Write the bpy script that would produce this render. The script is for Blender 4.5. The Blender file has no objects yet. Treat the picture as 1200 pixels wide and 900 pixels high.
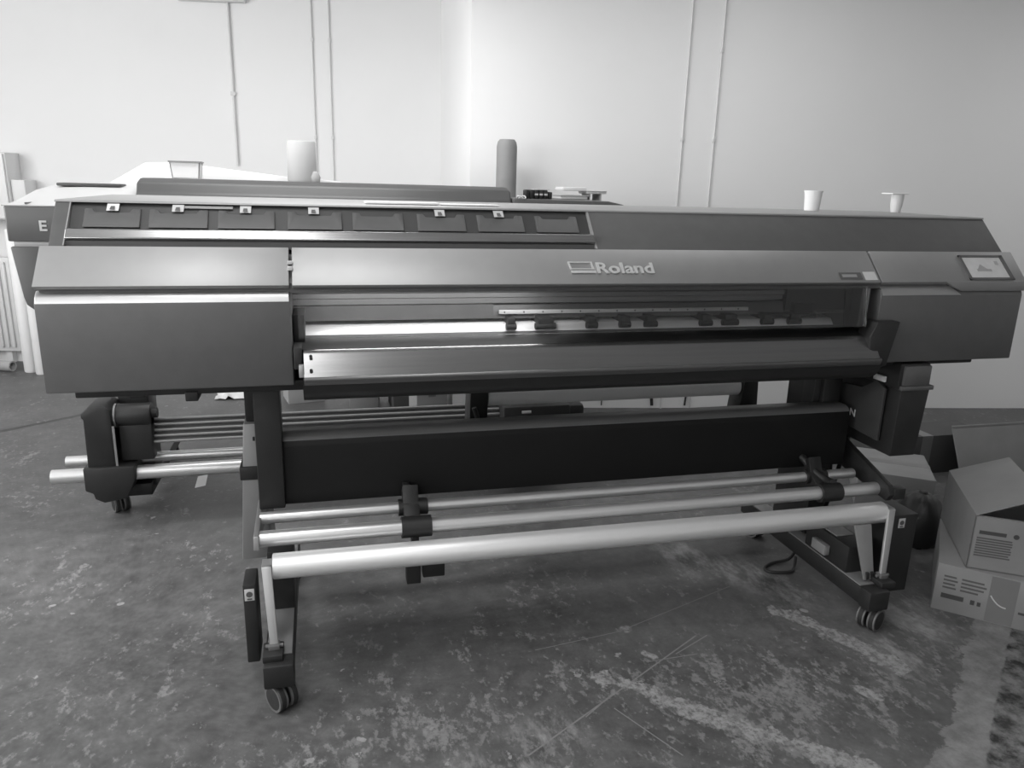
import bpy, bmesh, math, random
from mathutils import Vector, Matrix
random.seed(7)
S = bpy.context.scene
COL = S.collection
PI = math.pi

# ------------------------------------------------------------------ materials
def nt(name):
    m = bpy.data.materials.new(name); m.use_nodes = True
    t = m.node_tree
    return m, t, t.nodes['Principled BSDF']

def mat(name, v, rough=.5, metal=0., spec=.5, var=.0, vscale=6., bump=0., bscale=80., coat=0., stretch=None):
    m, t, b = nt(name)
    N, L = t.nodes, t.links
    b.inputs['Base Color'].default_value = (v, v, v, 1)
    b.inputs['Roughness'].default_value = rough
    b.inputs['Metallic'].default_value = metal
    b.inputs['Specular IOR Level'].default_value = spec
    b.inputs['Coat Weight'].default_value = coat
    tc = N.new('ShaderNodeTexCoord')
    src = tc.outputs['Object']
    if stretch:
        mp = N.new('ShaderNodeMapping'); mp.inputs['Scale'].default_value = stretch
        L.new(src, mp.inputs['Vector']); src = mp.outputs['Vector']
    if var > 0:
        n = N.new('ShaderNodeTexNoise'); n.inputs['Scale'].default_value = vscale; n.inputs['Detail'].default_value = 5
        L.new(src, n.inputs['Vector'])
        r = N.new('ShaderNodeMapRange')
        r.inputs['From Min'].default_value = .3; r.inputs['From Max'].default_value = .7
        r.inputs['To Min'].default_value = v * (1 - var); r.inputs['To Max'].default_value = v * (1 + var)
        L.new(n.outputs['Fac'], r.inputs['Value'])
        L.new(r.outputs['Result'], b.inputs['Base Color'])
    if bump > 0:
        n2 = N.new('ShaderNodeTexNoise'); n2.inputs['Scale'].default_value = bscale; n2.inputs['Detail'].default_value = 3
        L.new(src, n2.inputs['Vector'])
        bp = N.new('ShaderNodeBump'); bp.inputs['Strength'].default_value = bump; bp.inputs['Distance'].default_value = .002
        L.new(n2.outputs['Fac'], bp.inputs['Height']); L.new(bp.outputs['Normal'], b.inputs['Normal'])
    return m

M = {}
M['wall'] = mat('painted_wall', .80, .8, var=.02, vscale=1.2, bump=.15, bscale=60)
M['ceiling'] = mat('ceiling_paint', .8, .9, var=.02)
M['cabinet'] = mat('graphite_paint', .165, .42, .55, var=.04, vscale=30, bump=.03, bscale=500)
M['panel'] = mat('silver_grey_paint', .34, .50, .65, var=.02, vscale=20, bump=.03, bscale=500)
M['bevel'] = mat('satin_bevel_metal', .55, .36, .85, var=.02, vscale=20)
M['deck'] = mat('dark_deck_plastic', .10, .55, 0, spec=.3, var=.05, vscale=25)
M['decktop'] = mat('pale_deck_metal', .30, .5, .3, var=.04, vscale=10)
M['tray'] = mat('dark_tray_plastic', .095, .5, 0, var=.05, vscale=25)
M['bay'] = mat('black_bay_plastic', .05, .55, 0, var=.05)
M['groove'] = mat('charcoal_groove', .11, .5, .2, var=.05)
M['silver'] = mat('brushed_silver_trim', .30, .25, .9, var=.08, vscale=8, stretch=(.6, 30, 30))
M['alu'] = mat('aluminium_tube', .74, .33, .75, var=.05, vscale=6, stretch=(.5, 12, 12))
M['sleeve'] = mat('matte_aluminium_roller', .82, .40, .5, var=.03, vscale=5, stretch=(.5, 10, 10))
M['black'] = mat('black_plastic', .019, .5, 0, var=.15, vscale=12)
M['blackmetal'] = mat('black_powder_coat', .018, .45, .0, var=.1, vscale=30, bump=.08, bscale=300)
M['board'] = mat('black_satin_board', .011, .5, 0, spec=.25, var=.08, vscale=8)
M['apron'] = mat('brushed_apron_metal', .24, .26, .9, var=.06, vscale=6, stretch=(.6, 20, 20))
M['apronlip'] = mat('satin_grey_lip', .14, .4, .6, var=.05)
M['greysteel'] = mat('grey_steel_leg', .30, .45, .5, var=.05, vscale=10)
M['lightarm'] = mat('light_steel_arm', .5, .38, .7, var=.05, vscale=10)
M['rail'] = mat('grey_rail_extrusion', .24, .45, .5, var=.08, vscale=6, stretch=(.4, 20, 40))
M['strip'] = mat('pale_perforated_strip', .62, .45, .2, var=.05)
M['platen'] = mat('bright_platen_edge', .9, .38, .25, var=.03)
M['hole'] = mat('dark_hole', .02, .7)
M['rubber'] = mat('black_rubber', .02, .7, var=.15, vscale=30)
M['wheelrim'] = mat('grey_wheel_rim', .12, .5, var=.1)
M['white'] = mat('white_plastic', .78, .5, var=.03)
M['paper'] = mat('white_paper', .85, .75, var=.03)
M['label'] = mat('white_label', .55, .6, var=.03)
M['labelgrey'] = mat('grey_label', .28, .5, var=.05)
M['ink'] = mat('dark_print', .06, .7)
M['greyink'] = mat('grey_print', .10, .8)
M['chrome'] = mat('bright_logo_metal', .85, .3, .7)
M['screen'] = mat('pale_screen', .62, .22, 0, var=.06, vscale=30)
M['screenink'] = mat('screen_graph', .36, .3)
M['card'] = mat('brown_cardboard', .24, .8, var=.08, vscale=7, bump=.1, bscale=120)
M['cardin'] = mat('cardboard_inside', .2, .85, var=.08, vscale=7)
M['tape'] = mat('packing_tape', .18, .35, var=.04)
M['whitecard'] = mat('pale_cardboard', .36, .8, var=.05, vscale=6)
M['darkcard'] = mat('dark_card', .075, .8, var=.1)
M['epbody'] = mat('charcoal_shell', .085, .45, .0, var=.04, vscale=15)
M['eptop'] = mat('pale_grey_shell', .48, .4, 0, var=.03)
M['epcover'] = mat('dark_grey_cover', .055, .5, 0, var=.05)
M['epwhite'] = mat('white_shell', .70, .5, 0, var=.02)
M['darkroll'] = mat('grey_wrapped_roll', .24, .6, var=.08, vscale=10)
M['paleroll'] = mat('pale_grey_roll', .43, .7, var=.05)
M['radiator'] = mat('radiator_enamel', .74, .4, var=.02)
M['conduit'] = mat('painted_conduit', .68, .55, var=.05)
M['cable'] = mat('black_cable', .025, .5)
M['plasticbag'] = mat('crumpled_white_plastic', .7, .35, var=.1, vscale=20, bump=.6, bscale=30)
M['sticker'] = mat('bright_sticker', .75, .5)

def glass(name, tint=.93, refl=.12):
    m, t, b = nt(name); N, L = t.nodes, t.links
    tr = N.new('ShaderNodeBsdfTransparent'); tr.inputs['Color'].default_value = (tint, tint, tint, 1)
    gl = N.new('ShaderNodeBsdfGlossy'); gl.inputs['Roughness'].default_value = .06
    lw = N.new('ShaderNodeFresnel'); lw.inputs['IOR'].default_value = 1.45
    mx = N.new('ShaderNodeMixShader')
    L.new(lw.outputs['Fac'], mx.inputs['Fac']); L.new(tr.outputs[0], mx.inputs[1]); L.new(gl.outputs[0], mx.inputs[2])
    L.new(mx.outputs[0], N['Material Output'].inputs['Surface'])
    return m
M['glass'] = glass('clear_acrylic', .9)
M['smoke'] = glass('smoked_acrylic', .62)

def floor_material():
    m, t, b = nt('painted_concrete_floor'); N, L = t.nodes, t.links
    tc = N.new('ShaderNodeTexCoord'); sep = N.new('ShaderNodeSeparateXYZ'); L.new(tc.outputs['Object'], sep.inputs[0])
    X, Y = sep.outputs['X'], sep.outputs['Y']
    def mth(op, a, b_=None, c=None, clamp=False):
        n = N.new('ShaderNodeMath'); n.operation = op; n.use_clamp = clamp
        for i, v in enumerate((a, b_, c)):
            if v is None: continue
            if isinstance(v, (int, float)): n.inputs[i].default_value = v
            else: L.new(v, n.inputs[i])
        return n.outputs[0]
    def noise(scale, detail=6, rough=.6, off=(0, 0, 0), st=(1, 1, 1), rot=0):
        mp = N.new('ShaderNodeMapping'); mp.inputs['Location'].default_value = off; mp.inputs['Scale'].default_value = st
        mp.inputs['Rotation'].default_value = (0, 0, rot)
        L.new(tc.outputs['Object'], mp.inputs['Vector'])
        n = N.new('ShaderNodeTexNoise'); n.inputs['Scale'].default_value = scale; n.inputs['Detail'].default_value = detail
        n.inputs['Roughness'].default_value = rough
        L.new(mp.outputs['Vector'], n.inputs['Vector'])
        return n.outputs['Fac']
    def rng(v, a, b_, c=0., d=1.):
        n = N.new('ShaderNodeMapRange'); n.inputs['From Min'].default_value = a; n.inputs['From Max'].default_value = b_
        n.inputs['To Min'].default_value = c; n.inputs['To Max'].default_value = d; L.new(v, n.inputs['Value'])
        return n.outputs['Result']
    def seg(a, b_, w, wob=.04, nz=None, soft=.3):
        dx, dy = b_[0] - a[0], b_[1] - a[1]; l2 = dx * dx + dy * dy
        px = mth('SUBTRACT', X, a[0]); py = mth('SUBTRACT', Y, a[1])
        tt = mth('DIVIDE', mth('ADD', mth('MULTIPLY', px, dx), mth('MULTIPLY', py, dy)), l2, clamp=True)
        ex = mth('SUBTRACT', px, mth('MULTIPLY', tt, dx)); ey = mth('SUBTRACT', py, mth('MULTIPLY', tt, dy))
        d = mth('SQRT', mth('ADD', mth('MULTIPLY', ex, ex), mth('MULTIPLY', ey, ey)))
        if nz is not None: d = mth('ADD', d, mth('MULTIPLY', mth('SUBTRACT', nz, .5), wob))
        return rng(d, w, w * (1 - soft), 0, 1)
    fine = noise(55, 8, .7); mid = noise(14, 8, .65); big = noise(1.7, 4, .55, (3, 1, 0)); streak = noise(9, 8, .7, (1, 2, 0), (1, .45, 1), .8)
    # base paint tone
    base = mth('MULTIPLY', rng(big, .3, .7, .085, .125), rng(mid, .28, .72, .62, 1.38))
    base = mth('MULTIPLY', base, rng(fine, .25, .75, .85, 1.16))
    # flaked patches
    front = rng(Y, .05, -.45, 0., .07)
    zone = mth('ADD', rng(noise(2.3, 4, .6, (5, 7, 0)), .36, .66, 0, .11), front)
    spk = rng(mth('ADD', noise(34, 8, .68, (9, 4, 0), (1, .7, 1), .6), zone), .645, .73)
    fl = rng(mth('ADD', streak, mth('MULTIPLY', zone, .9)), .66, .70)
    fl = mth('MULTIPLY', fl, rng(fine, .40, .52))
    fl2 = rng(mth('ADD', noise(15, 6, .6, (19, 4, 0)), mth('MULTIPLY', zone, .35)), .70, .72)
    def mx(*a):
        r = a[0]
        for q in a[1:]: r = mth('MAXIMUM', r, q)
        return r
    scr = mx(seg((1.071, -.45), (1.70, -.08), .0026, .002, fine), seg((1.60, -.152), (1.735, -.085), .0022, .003, fine), seg((1.25, -.352), (1.36, -.275), .002, .004, fine), seg((1.50, -.17), (1.66, -.165), .0018, .004, fine),
             seg((1.477, -.011), (1.956, .166), .0018, .003, fine), seg((1.334, -.337), (1.433, -.529), .002, .004, fine),
             seg((1.20, -.05), (1.477, -.011), .0014, .003, fine))
    trail = mx(seg((2.03, -.002), (2.12, -.15), .032, .13, mid), seg((2.12, -.15), (2.215, -.345), .036, .15, mid),
               seg((1.35, -.22), (1.466, -.313), .026, .17, mid), seg((1.466, -.313), (1.66, -.50), .034, .18, mid), seg((1.66, -.50), (1.85, -.66), .034, .18, mid),
               seg((1.501, -.006), (1.503, -.004), .022, .03, mid), seg((1.51, -.128), (1.53, -.15), .016, .05, mid), seg((2.03, -.41), (2.05, -.44), .022, .06, mid))
    scat = mth('MULTIPLY', mx(seg((1.90, .40), (2.16, .09), .16, .22, mid, .8), seg((2.25, -.35), (2.42, -.2), .12, .2, mid, .8), seg((2.22, -.30), (2.52, -.02), .10, .2, mid, .8),
                              seg((.90, -.52), (1.15, -.40), .12, .2, mid, .8)), rng(streak, .46, .58))
    scat = mth('MULTIPLY', scat, .95)
    fleck = mx(seg((-.025, .453), (-.02, .455), .010, .01, fine), seg((-.228, .484), (-.222, .486), .008, .01, fine), seg((2.115, -.02), (2.12, -.025), .012, .012, fine),
               seg((.68, -.31), (.69, -.315), .008, .02, fine))
    trail = mth('MULTIPLY', mth('MULTIPLY', trail, rng(fine, .36, .52, .25, 1.)), rng(noise(27, 7, .7, (3, 9, 0), (1, .5, 1), .6), .36, .50, .25, 1.))
    flake = mx(mth('MULTIPLY', fl, .55), mth('MULTIPLY', fl2, .9), mth('MULTIPLY', spk, .5), trail, mth('MULTIPLY', scr, .55), scat, fleck)
    col = mth('ADD', mth('MULTIPLY', base, mth('SUBTRACT', 1., flake)), mth('MULTIPLY', rng(fine, .3, .7, .24, .36), flake))
    # bare repair strip on the right and rubble past it
    s = mth('SUBTRACT', mth('MULTIPLY', X, .634), mth('MULTIPLY', Y, .773))
    sn = mth('ADD', s, mth('MULTIPLY', mth('SUBTRACT', noise(8, 8, .68), .5), .17))
    strip = rng(sn, 1.808, 1.814)
    col2 = mth('MULTIPLY', rng(noise(11, 8, .7, (2, 2, 0)), .32, .68, .13, .30), rng(fine, .3, .7, .9, 1.1))
    col = mth('ADD', mth('MULTIPLY', col, mth('SUBTRACT', 1., strip)), mth('MULTIPLY', col2, strip))
    rub = rng(mth('ADD', s, mth('MULTIPLY', mth('SUBTRACT', mid, .5), .03)), 1.905, 1.91)
    rubc = rng(noise(16, 6, .7, (4, 4, 0)), .40, .62, .03, .22)
    col = mth('ADD', mth('MULTIPLY', col, mth('SUBTRACT', 1., rub)), mth('MULTIPLY', rubc, rub))
    crack = mx(seg((-1.35, 2.1), (-.70, 2.6), .022, .03, mid))
    col = mth('MULTIPLY', col, mth('SUBTRACT', 1., mth('MULTIPLY', crack, .5)))
    cb = N.new('ShaderNodeCombineColor')
    for i in range(3): L.new(col, cb.inputs[i])
    L.new(cb.outputs[0], b.inputs['Base Color'])
    rr = rng(mid, .3, .7, .42, .62); L.new(mth('ADD', rr, mth('MULTIPLY', flake, .2)), b.inputs['Roughness'])
    b.inputs['Specular IOR Level'].default_value = .4
    bp = N.new('ShaderNodeBump'); bp.inputs['Strength'].default_value = .35; bp.inputs['Distance'].default_value = .004
    L.new(mth('ADD', mth('MULTIPLY', mid, .6), mth('MULTIPLY', flake, -.3)), bp.inputs['Height']); L.new(bp.outputs['Normal'], b.inputs['Normal'])
    return m
M['floor'] = floor_material()

# ------------------------------------------------------------------ mesh builder
class MB:
    def __init__(self): self.bm = bmesh.new()
    def _merge(self, b):
        me = bpy.data.meshes.new('tmp'); b.to_mesh(me); b.free()
        self.bm.from_mesh(me); bpy.data.meshes.remove(me); return self
    def box(self, x0, x1, y0, y1, z0, z1, bev=0., seg=2, rz=0., pivot=None, mtx=None):
        b = bmesh.new(); bmesh.ops.create_cube(b, size=1)
        for v in b.verts:
            v.co = Vector(((x0 + x1) / 2 + v.co.x * (x1 - x0), (y0 + y1) / 2 + v.co.y * (y1 - y0), (z0 + z1) / 2 + v.co.z * (z1 - z0)))
        if bev: bmesh.ops.bevel(b, geom=b.edges[:], offset=bev, segments=seg, profile=.5, affect='EDGES')
        if rz:
            p = Vector(pivot or ((x0 + x1) / 2, (y0 + y1) / 2, 0))
            bmesh.ops.rotate(b, verts=b.verts, cent=p, matrix=Matrix.Rotation(rz, 3, 'Z'))
        if mtx: bmesh.ops.transform(b, verts=b.verts, matrix=mtx)
        return self._merge(b)
    def ext(self, pts, vec, bev=0., seg=2):
        b = bmesh.new(); vs = [b.verts.new(p) for p in pts]; f = b.faces.new(vs)
        r = bmesh.ops.extrude_face_region(b, geom=[f])
        bmesh.ops.translate(b, verts=[e for e in r['geom'] if isinstance(e, bmesh.types.BMVert)], vec=Vector(vec))
        bmesh.ops.recalc_face_normals(b, faces=b.faces)
        if bev: bmesh.ops.bevel(b, geom=b.edges[:], offset=bev, segments=seg, profile=.5, affect='EDGES')
        return self._merge(b)
    def prism(self, prof, x0, x1, bev=0., seg=2):
        return self.ext([(x0, y, z) for y, z in prof], (x1 - x0, 0, 0), bev, seg)
    def cyl(self, p0, p1, r0, r1=None, seg=32, bev=0.):
        p0, p1 = Vector(p0), Vector(p1); d = p1 - p0; r1 = r0 if r1 is None else r1
        b = bmesh.new(); bmesh.ops.create_cone(b, cap_ends=True, segments=seg, radius1=r0, radius2=r1, depth=d.length)
        if bev:
            ee = [e for e in b.edges if len(e.link_faces) == 2 and any(len(f.verts) > 4 for f in e.link_faces)]
            bmesh.ops.bevel(b, geom=ee, offset=bev, segments=2, profile=.5, affect='EDGES')
        q = Vector((0, 0, 1)).rotation_difference(d.normalized())
        bmesh.ops.transform(b, verts=b.verts, matrix=Matrix.Translation((p0 + p1) / 2) @ q.to_matrix().to_4x4())
        return self._merge(b)
    def pipe(self, p0, p1, r, ri, seg=40):
        """hollow tube"""
        p0, p1 = Vector(p0), Vector(p1); d = (p1 - p0); q = Vector((0, 0, 1)).rotation_difference(d.normalized())
        b = bmesh.new(); ring = []
        for z, rr in ((0, ri), (0, r), (d.length, r), (d.length, ri)):
            ring.append([b.verts.new(q @ Vector((rr * math.cos(2 * PI * k / seg), rr * math.sin(2 * PI * k / seg), z)) + p0) for k in range(seg)])
        for a in range(4):
            A, B = ring[a], ring[(a + 1) % 4]
            for k in range(seg): b.faces.new((A[k], A[(k + 1) % seg], B[(k + 1) % seg], B[k]))
        bmesh.ops.recalc_face_normals(b, faces=b.faces)
        return self._merge(b)
    def tube(self, path, r, seg=10, smooth=4):
        P = [Vector(p) for p in path]
        if smooth and len(P) > 2:
            Q = []
            for i in range(len(P) - 1):
                a, b_, c, d = P[max(i - 1, 0)], P[i], P[i + 1], P[min(i + 2, len(P) - 1)]
                for k in range(smooth):
                    t = k / smooth
                    Q.append(.5 * ((2 * b_) + (c - a) * t + (2 * a - 5 * b_ + 4 * c - d) * t * t + (3 * b_ - a - 3 * c + d) * t ** 3))
            Q.append(P[-1]); P = Q
        b = bmesh.new(); rings = []; up = None
        for i, p in enumerate(P):
            tg = (P[min(i + 1, len(P) - 1)] - P[max(i - 1, 0)]).normalized()
            if up is None: up = tg.orthogonal().normalized()
            up = (up - tg * up.dot(tg)).normalized(); sd = tg.cross(up)
            rings.append([b.verts.new(p + r * (math.cos(2 * PI * k / seg) * up + math.sin(2 * PI * k / seg) * sd)) for k in range(seg)])
        for A, B in zip(rings, rings[1:]):
            for k in range(seg): b.faces.new((A[k], A[(k + 1) % seg], B[(k + 1) % seg], B[k]))
        b.faces.new(rings[0][::-1]); b.faces.new(rings[-1])
        bmesh.ops.recalc_face_normals(b, faces=b.faces)
        return self._merge(b)
    def lathe(self, prof, c, seg=40, axis=None):
        b = bmesh.new(); rings = []
        for r, z in prof:
            rings.append([b.verts.new((r * math.cos(2 * PI * k / seg), r * math.sin(2 * PI * k / seg), z)) for k in range(seg)])
        for A, B in zip(rings, rings[1:]):
            for k in range(seg): b.faces.new((A[k], A[(k + 1) % seg], B[(k + 1) % seg], B[k]))
        b.faces.new(rings[0][::-1]); b.faces.new(rings[-1])
        bmesh.ops.recalc_face_normals(b, faces=b.faces)
        m = Matrix.Translation(c)
        if axis: m = m @ Vector((0, 0, 1)).rotation_difference(Vector(axis).normalized()).to_matrix().to_4x4()
        bmesh.ops.transform(b, verts=b.verts, matrix=m)
        return self._merge(b)
    def sheet(self, grid, thick):
        """grid of points -> thin solid sheet"""
        b = bmesh.new(); V = [[b.verts.new(p) for p in row] for row in grid]
        for r in range(len(V) - 1):
            for c in range(len(V[0]) - 1): b.faces.new((V[r][c], V[r][c + 1], V[r + 1][c + 1], V[r + 1][c]))
        bmesh.ops.recalc_face_normals(b, faces=b.faces)
        bmesh.ops.solidify(b, geom=b.faces[:], thickness=thick)
        bmesh.ops.recalc_face_normals(b, faces=b.faces)
        return self._merge(b)
    def text(self, s, mtx, size=1., depth=.0, sx=1., bold=0.):
        cu = bpy.data.curves.new('glyphs', 'FONT'); cu.body = s; cu.size = size; cu.extrude = depth; cu.offset = bold
        cu.resolution_u = 3
        o = bpy.data.objects.new('glyphs', cu); COL.objects.link(o)
        dg = bpy.context.evaluated_depsgraph_get(); dg.update()
        me = bpy.data.meshes.new_from_object(o.evaluated_get(dg))
        bpy.data.objects.remove(o); bpy.data.curves.remove(cu)
        me.transform(mtx @ Matrix.Diagonal((sx, 1, 1, 1)))
        self.bm.from_mesh(me); bpy.data.meshes.remove(me); return self
    def build(self, name, material, parent=None, angle=35):
        off = Vector((0, 0, 0)); p = parent
        while p is not None: off += p.location; p = p.parent
        me = bpy.data.meshes.new(name)
        if off.length: bmesh.ops.translate(self.bm, verts=self.bm.verts, vec=-off)
        self.bm.to_mesh(me); self.bm.free()
        me.materials.append(M[material] if isinstance(material, str) else material)
        me.shade_smooth(); me.set_sharp_from_angle(angle=math.radians(angle))
        o = bpy.data.objects.new(name, me); COL.objects.link(o)
        if parent: o.parent = parent
        return o

def tag(o, label, cat, group=None):
    o['label'] = label; o['category'] = cat
    if group: o['group'] = group
    return o
def thing(name, loc, label, cat, group=None):
    o = bpy.data.objects.new(name, None); o.empty_display_size = .1; COL.objects.link(o); o.location = loc
    bpy.context.view_layer.update()
    return tag(o, label, cat, group)
def single(mb, name, material, loc, label, cat, group=None):
    """one-mesh thing with its origin at its base"""
    o = mb.build(name, material)
    o.data.transform(Matrix.Translation(-Vector(loc))); o.location = loc
    return tag(o, label, cat, group)
def struct(mb, name, material):
    o = mb.build(name, material); o['kind'] = 'structure'; return o

# ------------------------------------------------------------------ room shell
struct(MB().box(-2.9, 6.3, -3.7, 5.0, -.1, 0), 'floor', 'floor')
struct(MB().box(-2.9, 6.3, -3.7, 5.0, 2.8, 2.9), 'ceiling', 'ceiling')
WA, WB = Vector((1.49, 3.455, 0)), Vector((-2.95, 4.31, 0))     # the far wall runs slightly askew
def wall_y(x): return WA.y + (WB.y - WA.y) * (x - WA.x) / (WB.x - WA.x)
WR = math.atan2(WA.y - WB.y, WA.x - WB.x)
struct(MB().ext([WA, WB, WB + Vector((0, .7, 0)), WA + Vector((0, 1.5, 0))], (0, 0, 2.8)), 'wall_back_left', 'wall')
def wall2_y(x): return 2.4 - .16 * (x - 1.46)
struct(MB().ext([(1.46, 2.4, 0), (6.3, wall2_y(6.3), 0), (6.3, 5.0, 0), (1.46, 5.0, 0)], (0, 0, 2.8)), 'wall_back_right', 'wall')
struct(MB().box(6.2, 6.3, -3.7, 2.4, 0, 2.8), 'wall_right', 'wall')
struct(MB().box(-2.9, 6.3, -3.7, -3.6, 0, 2.8), 'wall_front', 'wall')
wl = MB().box(-2.9, -2.8, -3.6, -2.2, 0, 2.8).box(-2.9, -2.8, 2.6, 4.32, 0, 2.8).box(-2.9, -2.8, -2.2, 2.6, 0, .95).box(-2.9, -2.8, -2.2, 2.6, 2.4, 2.8)
struct(wl, 'wall_left', 'wall')
wf = MB()
for y in (-2.2, -.62, .97, 2.54): wf.box(-2.88, -2.82, y, y + .06, .95, 2.4)
wf.box(-2.88, -2.82, -2.2, 2.6, .95, 1.01).box(-2.88, -2.82, -2.2, 2.6, 2.34, 2.4)
struct(wf, 'window_1', 'white')

# conduits on the walls
def conduit(x, y, z0, z1, clips, r, label, top=None):
    t = thing('wall_conduit', (x, y, z0), label, 'conduit')
    MB().cyl((x, y, z0), (x, y, z1), r, seg=14).build('pipe', 'conduit', t)
    for c in clips:
        MB().box(x - r * 1.9, x + r * 1.9, y - r * 1.15, y + r, c - .012, c + .012, .003).build('clip', 'conduit', t)
conduit(.109, wall_y(.109) - .010, 1.39, 2.40, (1.85,), .009, 'thin pale conduit on the back wall nearest the left corner, under a ceiling trunking')
conduit(.629, wall_y(.629) - .008, 0, 2.8, (2.20, 1.59), .005, 'thin conduit down the back wall, left one of the close pair behind the pale roll')
conduit(.740, wall_y(.740) - .008, 0, 2.8, (2.20, 1.59), .005, 'thin conduit down the back wall, right one of the close pair behind the pale roll')
conduit(2.643, wall2_y(2.643) - .006, 0, 2.8, (1.59,), .005, 'thin conduit on the right back wall, left one of its two')
conduit(2.825, wall2_y(2.825) - .006, 0, 2.8, (1.59, 2.06), .005, 'thin conduit on the right back wall, right one of its two')
single(MB().box(-.20, .23, -.05, .0, 2.40, 2.46, .008, rz=WR, pivot=(0, 0, 0), mtx=Matrix.Translation((0, wall_y(0), 0))), 'cable_trunking', 'conduit', (.0, wall_y(0), 2.40), 'pale cable trunking high on the back wall above the leftmost conduit', 'trunking')

# ------------------------------------------------------------------ the big printer
R = thing('wide_format_printer', (1.375, .25, 0), 'large grey wide-format printer with silver front cover, standing on casters in the foreground', 'printer')
XL, XG1, XG2, XR = 0., .557, 2.243, 2.77
ZB, ZC, ZG = .815, 1.025, 1.056
P0, P1 = (0., 1.0655), (.083, 1.150)      # (Y,z) of the sloping cover panel
def face_pt(x, t, out=0.):
    n = Vector((0, -(P1[1] - P0[1]), P1[0] - P0[0])).normalized()
    return Vector((x, P0[0] + (P1[0] - P0[0]) * t, P0[1] + (P1[1] - P0[1]) * t)) + n * out
# end cabinets
cl = MB().prism([(0, ZB), (0, ZC), (.006, ZC + .0145), (.020, ZC + .0265), (.62, ZC + .0265), (.62, ZB)], XL, XG1, .004).build('end_cabinet', 'cabinet', R)
cl['label'] = 'left end cabinet'
MB().prism([(-.0012, ZC + .001), (.0045, ZC + .0155), (.0188, ZC + .028), (.024, ZC + .028), (.024, ZC + .002)], XL + .003, XG1 - .003, .0006, 1).build('bevel_strip', 'bevel', cl)
cr = MB().prism([(0, ZB + .004), (0, ZC), (.006, ZC + .0145), (.020, ZC + .0265), (.62, ZC + .0265), (.62, ZB + .004)], XG2 + .005, XR, .004)
cr = cr.build('end_cabinet', 'cabinet', R); cr['label'] = 'right end cabinet under the touch screen'
MB().ext([(XG2 + .010, -.0012, ZC + .001), (2.535, -.0012, ZC + .001), (2.515, .0045, ZC + .0155), (2.50, .0188, ZC + .028), (XG2 + .008, .0188, ZC + .028), (XG2 + .009, .0045, ZC + .0155)], (0, .01, .001)).build('bevel_strip', 'bevel', cr)
MB().prism([(.035, .792), (.035, ZB + .005), (.58, ZB + .005), (.58, .792)], .05, XG1 + .03, .004).box(.295, .325, .03, .09, .775, .80, .003).box(.165, .20, .05, .12, .78, .80, .003).build('underside_tray', 'black', cl)
MB().prism([(.035, .800), (.035, ZB + .012), (.58, ZB + .012), (.58, .800)], XG2 - .02, 2.66, .004).build('underside_tray', 'black', cr)
# groove under the cover
MB().prism([(.016, ZC + .02), (.016, P0[1] + .004), (.10, 1.13), (.55, 1.13), (.55, ZC + .02)], .01, XR - .01).build('cover_groove', 'groove', R)
# cover panels
def slab(x0, x1, x0t=None, x1t=None, th=.012, bev=.002):
    x0t = x0 if x0t is None else x0t; x1t = x1 if x1t is None else x1t
    pts = [face_pt(x0, 0), face_pt(x1, 0), face_pt(x1t, 1), face_pt(x0t, 1)]
    n = Vector((0, -(P1[1] - P0[1]), P1[0] - P0[0])).normalized()
    return MB().ext(pts, -n * th, bev)
pl = slab(XL + .001, XG1 - .001).build('end_panel', 'panel', R); pl['label'] = 'left silver top panel'
pc = slab(XG1 + .006, XG2 - .003).build('front_cover', 'panel', R)
pr_ = MB()
n_ = Vector((0, -(P1[1] - P0[1]), P1[0] - P0[0])).normalized()
lo = lambda x, z: Vector((x, P0[0] - .0015, z))
pr_.ext([face_pt(XG2 + .002, 0), face_pt(2.475, 0), face_pt(XR + .006, 0), face_pt(XR + .012, 1), face_pt(XG2 + .004, 1)], -n_ * .012, .002)
pr_.ext([lo(2.470, 1.067), lo(2.532, 1.037), lo(XR + .002, 1.037), lo(XR + .006, 1.067)], (0, .02, 0), .0015)
pr_ = pr_.build('end_panel', 'panel', R); pr_['label'] = 'right silver top panel around the touch screen'
# hinge tags at the left seam
MB().box(XG1 - .004, XG1 + .008, .028, .036, 1.098, 1.108, .001).box(XG1 - .004, XG1 + .008, .040, .048, 1.112, 1.120, .001).build('hinge_tag', 'label', pc)
# lettering on the cover
slope = math.atan2(P1[1] - P0[1], P1[0] - P0[0])
def on_panel(x, t, out): return Matrix.Translation(face_pt(x, t, out)) @ Matrix.Rotation(slope, 4, 'X')
lg = MB()
LH = .031
base = on_panel(1.279, .28, .002)
def lq(pts, d=.003):
    lg.ext([base @ Vector((a, b, 0)) for a, b in pts], (base.to_3x3() @ Vector((0, 0, d))))
sl = .012   # slant of the mark
w_, h_ = .068, .038
def sk(u, v): return (u * w_ + (1 - v) * .005 - .002, v * h_)
lq([sk(0, 1), sk(0, .90), sk(1, .90), sk(1, 1)]); lq([sk(0, .40), sk(0, .31), sk(1, .31), sk(1, .40)])
lq([sk(0, .90), sk(0, .40), sk(.06, .40), sk(.06, .90)]); lq([sk(.93, .90), sk(.93, .40), sk(1, .40), sk(1, .90)])
lq([sk(0, .22), sk(0, .0), sk(1.02, .0), sk(1.02, .22)])
lg.text('Roland', on_panel(1.352, .28, .0035), size=.050, depth=.0018, sx=1.22, bold=.0011)
lg.build('logo', 'chrome', pc)
lb = MB().ext([face_pt(2.108, .09, .0006), face_pt(2.182, .09, .0006), face_pt(2.182, .30, .0006), face_pt(2.108, .30, .0006)], n_ * .0008).build('label_plate', 'deck', pc)
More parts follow.
